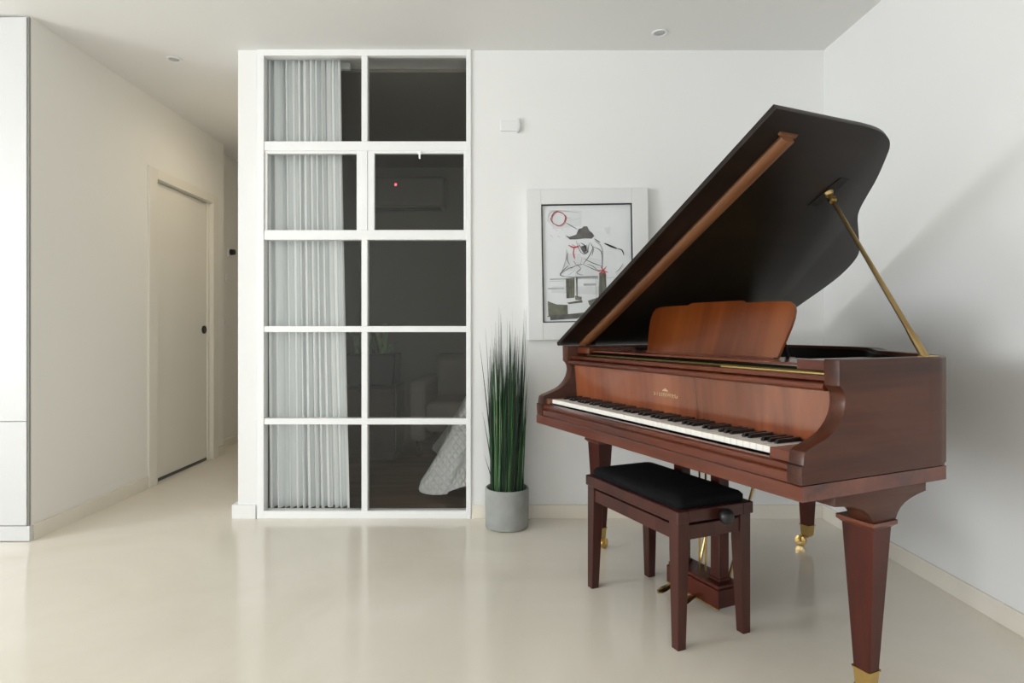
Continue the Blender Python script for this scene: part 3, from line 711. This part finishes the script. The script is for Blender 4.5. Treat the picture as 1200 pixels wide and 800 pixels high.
# music desk slides and the desk
build('desk_slide', box(AT + 0.001, AT + 0.10, 0.195, 0.46, 0.956, 0.984, bev=0.002), 'mah_x', P_)
build('desk_slide', box(PW - AT - 0.115, PW - AT - 0.001, 0.175, 0.46, 0.956, 0.985, bev=0.002), 'mah_x', P_)
build('desk_tray', box(AT + 0.11, PW - AT - 0.12, 0.21, 0.46, 0.964, 0.972, bev=0.0015), 'mah_x', P_)
cxd = 0.735
half = [(0.345, 0.0), (0.352, 0.03), (0.362, 0.07), (0.371, 0.11), (0.375, 0.14), (0.373, 0.165), (0.368, 0.180), (0.360, 0.190), (0.345, 0.1975), (0.30, 0.2005), (0.155, 0.2015), (0.148, 0.203), (0.140, 0.209), (0.125, 0.2105)]
outl = [(x, z) for x, z in half] + [(-x, z) for x, z in half[::-1]]
desk = build('music_desk', prism(outl, 'y', -0.006, 0.006, bev=0.0015), 'mah_desk', P_, True, 40)
desk.location = (cxd, 0.345, 0.975); desk.rotation_euler = (R(-17), 0, 0)
for s in (-1, 1):
    build('desk_prop', tube([(cxd + s * 0.30, 0.44, 0.974), (cxd + s * 0.315, 0.385, 1.08)], 0.007, 8), 'felt', P_)
build('desk_ledge', box(cxd - 0.34, cxd + 0.34, 0.325, 0.352, 0.9725, 0.9765), 'mah_x', P_)
# lettering on the fallboard
cu = bpy.data.curves.new('lettering', 'FONT'); cu.body = 'STEINWEG'; cu.size = 0.026; cu.align_x = 'CENTER'; cu.extrude = 0.0004
cu.space_character = 1.15
tmp = bpy.data.objects.new('lettering_tmp', cu); COL.objects.link(tmp)
dg = bpy.context.evaluated_depsgraph_get(); dg.update()
me = bpy.data.meshes.new_from_object(tmp.evaluated_get(dg)); bpy.data.objects.remove(tmp)
me.materials.clear()
lt = link('lettering', me, 'gold_leaf', fb); lt.location = (0.700, 0.1851, 0.815); lt.rotation_euler = (R(90 - 4), 0, 0)
bm = bmesh.new()     # small lyre emblem over the name
for pts in ([(-0.012, 0.0), (0.012, 0.0), (0.009, 0.004), (-0.009, 0.004)], [(-0.003, 0.004), (0.003, 0.004), (0.006, 0.012), (0.004, 0.018), (-0.004, 0.018), (-0.006, 0.012)], [(-0.0025, 0.019), (0.0035, 0.019), (0.005, 0.030), (0.001, 0.026)]):
    add_prism(bm, pts, 'y', -0.0006, 0.0002)
em = build('emblem', bm, 'gold_leaf', fb); em.scale = (1.4, 1, 1.4); em.location = (0.700, 0.1842, 0.836); em.rotation_euler = (R(-4), 0, 0)

# lid, hinged on the bass side
hinge = (-0.005, 0.0, 0.992); ANG = R(29.4)
lid = bpy.data.objects.new('lid', None); COL.objects.link(lid); lid.parent = P_
lid.location = hinge; lid.rotation_euler = (0, -ANG, 0)
lo = [(p.x, p.y) for p in smooth_curve([(x, y, 0) for x, y in lid_out[2:]], 4)]
lo = [(-0.004, 0.119), (1.464, 0.119)] + [(1.464, 0.30)] + lo + [(0.03, 1.326), (0.008, 1.320), (-0.002, 1.305), (-0.004, 1.28)]
bm = bmesh.new(); add_prism(bm, lo, 'z', 0.0, 0.020, bev=0.003)
o = build('lid_panel', bm, 'mah_lid_shade', lid, True, 40)
build('lid_batten', prism([(0.222, -0.001), (0.214, -0.014), (0.222, -0.026), (0.240, -0.030), (0.262, -0.026), (0.268, -0.001)], 'x', 0.030, 1.382), 'mah_strip', lid, True, 50)
build('batten_end', prism([(0.206, -0.0005), (0.206, -0.010), (0.275, -0.010), (0.285, -0.0005)], 'x', 1.382, 1.392), 'mah_strip', lid)
for y in (0.30, 0.75, 1.20):
    build('hinge', tube([(0.0, y - 0.03, -0.002), (0.0, y + 0.03, -0.002)], 0.005, 10), 'old_brass', lid, True)
build('prop_cup', tube([(1.175, 0.664, -0.0005), (1.175, 0.664, -0.014)], [0.020, 0.013], 16), 'old_brass', lid, True)
build('prop_plate', box(1.10, 1.25, 0.640, 0.690, -0.003, 0.0, bev=0.001), 'mah_lid_shade', lid)
# lid prop: brass-coloured stick from the treble rim to the cup
def lidpt(w, y, d=0.0):
    return Vector((hinge[0] + w * math.cos(ANG) - (-d) * 0 - d * -math.sin(ANG) * -1, y, hinge[2] + w * math.sin(ANG) + d * math.cos(ANG)))
pt = Vector((hinge[0] + 1.175 * math.cos(ANG) + 0.012 * math.sin(ANG), 0.664, hinge[2] + 1.175 * math.sin(ANG) - 0.012 * math.cos(ANG)))
pb = Vector((PW - 0.030, 0.555, 0.985))
prop = build('lid_prop', tube([pb, pb.lerp(pt, 0.10), pb.lerp(pt, 0.16), pb.lerp(pt, 0.55), pb.lerp(pt, 0.90), pt], [0.012, 0.0115, 0.0085, 0.0075, 0.0065, 0.0055], 12), 'old_brass', P_, True)
build('prop_hinge', box(PW - 0.038, PW - 0.010, 0.525, 0.585, 0.982, 0.9935, bev=0.002), 'brass', P_)
build('prop_collar', tube([pb.lerp(pt, 0.955), pb.lerp(pt, 0.975)], [0.013, 0.015], 14), 'brass', prop, True)

# legs
def square(cx, cy, hx, hy, z, ch=0.004):
    return [(cx - hx + ch, cy - hy, z), (cx + hx - ch, cy - hy, z), (cx + hx, cy - hy + ch, z), (cx + hx, cy + hy - ch, z), (cx + hx - ch, cy + hy, z), (cx - hx + ch, cy + hy, z), (cx - hx, cy + hy - ch, z), (cx - hx, cy - hy + ch, z)]
def piano_leg(cx, cy, wheel_dir, cap=0.541, hx=0.051, hy=0.044):
    bm = bmesh.new()
    add_loft(bm, [square(cx, cy, 0.0245, 0.0225, 0.112), square(cx, cy, hx - 0.004, hy - 0.003, cap - 0.022), square(cx, cy, hx - 0.004, hy - 0.003, cap - 0.012)])
    leg = build('leg', bm, 'mah_z', P_)
    bm = bmesh.new()
    add_loft(bm, [square(cx, cy, hx - 0.003, hy - 0.002, cap - 0.020), square(cx, cy, hx + 0.003, hy + 0.004, cap - 0.014), square(cx, cy, hx + 0.007, hy + 0.009, cap - 0.010), square(cx, cy, hx + 0.007, hy + 0.009, cap)])
    build('leg_cap', bm, 'mah_x', leg)
    bm = bmesh.new()
    add_loft(bm, [square(cx, cy, 0.016, 0.016, 0.055), square(cx, cy, 0.022, 0.021, 0.064), square(cx, cy, 0.0255, 0.0235, 0.108), square(cx, cy, 0.0285, 0.0265, 0.110), square(cx, cy, 0.0285, 0.0265, 0.114)])
    build('ferrule', bm, 'brass', leg)
    wx, wy = cx + 0.030 * math.cos(wheel_dir), cy + 0.030 * math.sin(wheel_dir)
    ax = Vector((-math.sin(wheel_dir), math.cos(wheel_dir), 0)); c = Vector((wx, wy, 0.0265))
    bm = bmesh.new(); add_tube(bm, [(cx, cy, 0.058), (cx + (wx - cx) * .4, cy + (wy - cy) * .4, 0.054), (wx, wy, 0.050)], [0.014, 0.012, 0.008], 10)
    for s in (-1, 1):
        add_tube(bm, [(wx + ax.x * s * .013, wy + ax.y * s * .013, 0.052), (wx + ax.x * s * .013, wy + ax.y * s * .013, 0.024)], [0.006, 0.006], 8)
    add_tube(bm, [c - ax * 0.016, c + ax * 0.016], 0.004, 8)
    build('caster_fork', bm, 'brass', leg, True)
    bm = bmesh.new(); add_tube(bm, [c - ax * 0.009, c - ax * 0.0085, c + ax * 0.0085, c + ax * 0.009], [0.022, 0.0262, 0.0262, 0.022], 24)
    build('caster_wheel', bm, 'brass', leg, True, 40)
    return leg
def bracket(x0, x1, cy):
    rear = [(0.506, 0.630), (0.506, 0.606), (0.465, 0.599), (0.437, 0.592), (0.412, 0.583), (0.393, 0.571), (0.380, 0.557), (0.371, 0.541)]
    front = [(0.275, 0.541), (0.270, 0.553), (0.258, 0.567), (0.236, 0.581), (0.205, 0.592), (0.165, 0.600), (0.124, 0.604), (0.124, 0.630)]
    return prism([(y, z) for y, z in rear + front], 'x', x0, x1, bev=0.002)
l1 = piano_leg(PW - 0.052, 0.320, R(150)); l2 = piano_leg(0.052, 0.320, R(111)); l3 = piano_leg(0.440, 1.268, R(200), 0.541, 0.045, 0.040)
build('bracket', bracket(PW - 0.070, PW - 0.0005, 0.32), 'mah_y', l1, True, 30)
build('bracket', bracket(0.0005, 0.070, 0.32), 'mah_y', l2, True, 30)
build('leg_block', box(0.37, 0.52, 1.19, 1.305, 0.5415, 0.630, bev=0.006), 'mah_y', l3)
# pedal lyre
ly = bpy.data.objects.new('pedal_lyre', None); COL.objects.link(ly); ly.parent = P_
LX, LY = 0.677, 0.395
bm = bmesh.new(); add_prism(bm, [(LX - 0.145, LY - 0.065), (LX + 0.145, LY - 0.065), (LX + 0.145, LY + 0.055), (LX - 0.145, LY + 0.055)], 'z', 0.030, 0.098, bev=0.004)
build('pedal_box', bm, 'mah_z', ly)
bm = bmesh.new(); add_prism(bm, [(LX - 0.140, LY - 0.060), (LX + 0.140, LY - 0.060), (LX + 0.140, LY + 0.052), (LX - 0.140, LY + 0.052)], 'z', 0.098, 0.112, bev=0.004)
build('box_moulding', bm, 'mah_z', ly)
build('box_base_strip', box(LX - 0.147, LX + 0.147, LY - 0.0668, LY - 0.060, 0.026, 0.032), 'brass', ly)
for s in (-1, 1):
    cxp = 0.656 + s * 0.106
    bm = bmesh.new(); add_box(bm, cxp - 0.024, cxp + 0.024, LY - 0.024, LY + 0.024, 0.112, 0.630, bev=0.003); build('lyre_post', bm, 'mah_z', ly)
    build('post_foot', box(cxp - 0.030, cxp + 0.030, LY - 0.030, LY + 0.030, 0.112, 0.124, bev=0.003), 'mah_z', ly)
    build('post_head', box(cxp - 0.046, cxp + 0.046, LY - 0.040, LY + 0.040, 0.560, 0.630, bev=0.003), 'mah_z', ly)
for s in (-1, 0, 1):
    build('pedal_rod', tube([(LX + s * 0.035, LY + 0.01, 0.112), (LX + s * 0.035, LY + 0.01, 0.630)], 0.0045, 8), 'brass', ly, True)
for s in (-1, 1):
    xx = LX + s * 0.060
    bm = bmesh.new()
    rings = []
    for k, (y, wd_, z) in enumerate(((-0.060, 0.010, 0.054), (-0.10, 0.011, 0.055), (-0.125, 0.016, 0.050), (-0.150, 0.021, 0.043), (-0.168, 0.018, 0.037), (-0.178, 0.008, 0.034))):
        rings.append([(xx - wd_, LY + y, z), (xx - wd_ * .6, LY + y, z + 0.005), (xx + wd_ * .6, LY + y, z + 0.005), (xx + wd_, LY + y, z), (xx, LY + y, z - 0.005)])
    add_loft(bm, rings); build('pedal', bm, 'brass', ly, True, 50)
build('lyre_brace', tube([(LX - 0.08, LY + 0.05, 0.10), (LX - 0.10, 0.62, 0.630)], 0.006, 8), 'old_brass', ly, True)
build('lyre_brace', tube([(LX + 0.08, LY + 0.05, 0.10), (LX + 0.10, 0.62, 0.630)], 0.006, 8), 'old_brass', ly, True)
for x in (0.555, 0.985):
    bm = bmesh.new(); add_tube(bm, [(x, 0.22, 0.631), (x, 0.22, 0.618), (x, 0.22, 0.612)], [0.004, 0.004, 0.010], 10)
    add_tube(bm, [(x + 0.035, 0.22, 0.631), (x + 0.035, 0.22, 0.621), (x + 0.035, 0.22, 0.616)], [0.004, 0.004, 0.008], 10)
    build('case_screw', bm, 'black', P_, True)

# ------------------------------------------------------------------ piano bench
be = thing('piano_bench', 'dark mahogany piano bench with black velvet cushion and side knob', 'bench', (0.6192, 2.3523, 0), R(-66.3))
hx, hy = 0.2835, 0.1605
zt_ = 0.464
def bench_leg(sx, sy):
    ox_, oy_ = sx * hx, sy * hy
    def sq(w, z):
        x0, x1 = sorted((ox_, ox_ - sx * w)); y0, y1 = sorted((oy_, oy_ - sy * w))
        return square((x0 + x1) / 2, (y0 + y1) / 2, w / 2, w / 2, z, 0.002)
    bm = bmesh.new(); add_loft(bm, [sq(0.034, 0.0), sq(0.047, 0.33), sq(0.047, zt_ - 0.041)])
    return build('leg', bm, 'bench_wood', be)
for sx in (-1, 1):
    for sy in (-1, 1): bench_leg(sx, sy)
a = 0.006
# seat frame: four rails round the top
for nm, bb in (('seat_rail', (-hx - a, hx + a, -hy - a, -hy + 0.040)), ('seat_rail', (-hx - a, hx + a, hy - 0.040, hy + a)), ('seat_rail', (-hx - a, -hx + 0.040, -hy + 0.040, hy - 0.040)), ('seat_rail', (hx - 0.040, hx + a, -hy + 0.040, hy - 0.040))):
    build(nm, box(*bb, zt_ - 0.041, zt_, bev=0.003), 'bench_wood', be)
for sy in (-1, 1):
    y0, y1 = sorted((sy * (hy - 0.006), sy * (hy - 0.028)))
    build('apron', box(-hx + 0.045, hx - 0.045, y0, y1, zt_ - 0.102, zt_ - 0.053, bev=0.002), 'bench_wood', be)
for sx in (-1, 1):
    x0, x1 = sorted((sx * (hx - 0.006), sx * (hx - 0.028)))
    build('apron', box(x0, x1, -hy + 0.045, hy - 0.045, zt_ - 0.102, zt_ - 0.053, bev=0.002), 'bench_wood', be)
build('slot_dark_fill', box(-hx + 0.030, hx - 0.030, -hy + 0.030, hy - 0.030, zt_ - 0.085, zt_ - 0.006), 'felt', be)  # black box inside the frame that makes the slot read dark
# cushion with a soft crown
bm = bmesh.new(); rings = []
def rr_ring(ex, ey, z, r=0.02):
    out = []
    for (sx, sy, a0) in ((1, 1, 0), (-1, 1, 90), (-1, -1, 180), (1, -1, 270)):
        for k in range(6):
            an = R(a0 + k * 18); out.append((sx * (ex - r) + r * math.cos(an), sy * (ey - r) + r * math.sin(an), z))
    return out
for e, z in ((0.016, zt_ - 0.004), (0.012, zt_ + 0.010), (0.012, zt_ + 0.022), (0.020, zt_ + 0.032), (0.045, zt_ + 0.039), (0.09, zt_ + 0.043)):
    rings.append(rr_ring(hx - e, hy - e, z))
add_loft(bm, rings); build('cushion', bm, 'cushion', be, True, 60)
bm = bmesh.new()
add_tube(bm, [(hx - 0.006, 0.020, 0.435), (hx + 0.014, 0.020, 0.435)], [0.010, 0.010], 14)
cK = Vector((hx + 0.012, 0.020, 0.435))
for pr_ in (((0.010, 0.0), (0.020, 0.003), (0.026, 0.012), (0.027, 0.022), (0.023, 0.032), (0.012, 0.038), (0.003, 0.039)),):
    add_tube(bm, [cK + Vector((d_, 0, 0)) for r_, d_ in pr_], [r_ for r_, d_ in pr_], 24)
build('height_knob', bm, 'black', be, True, 60)
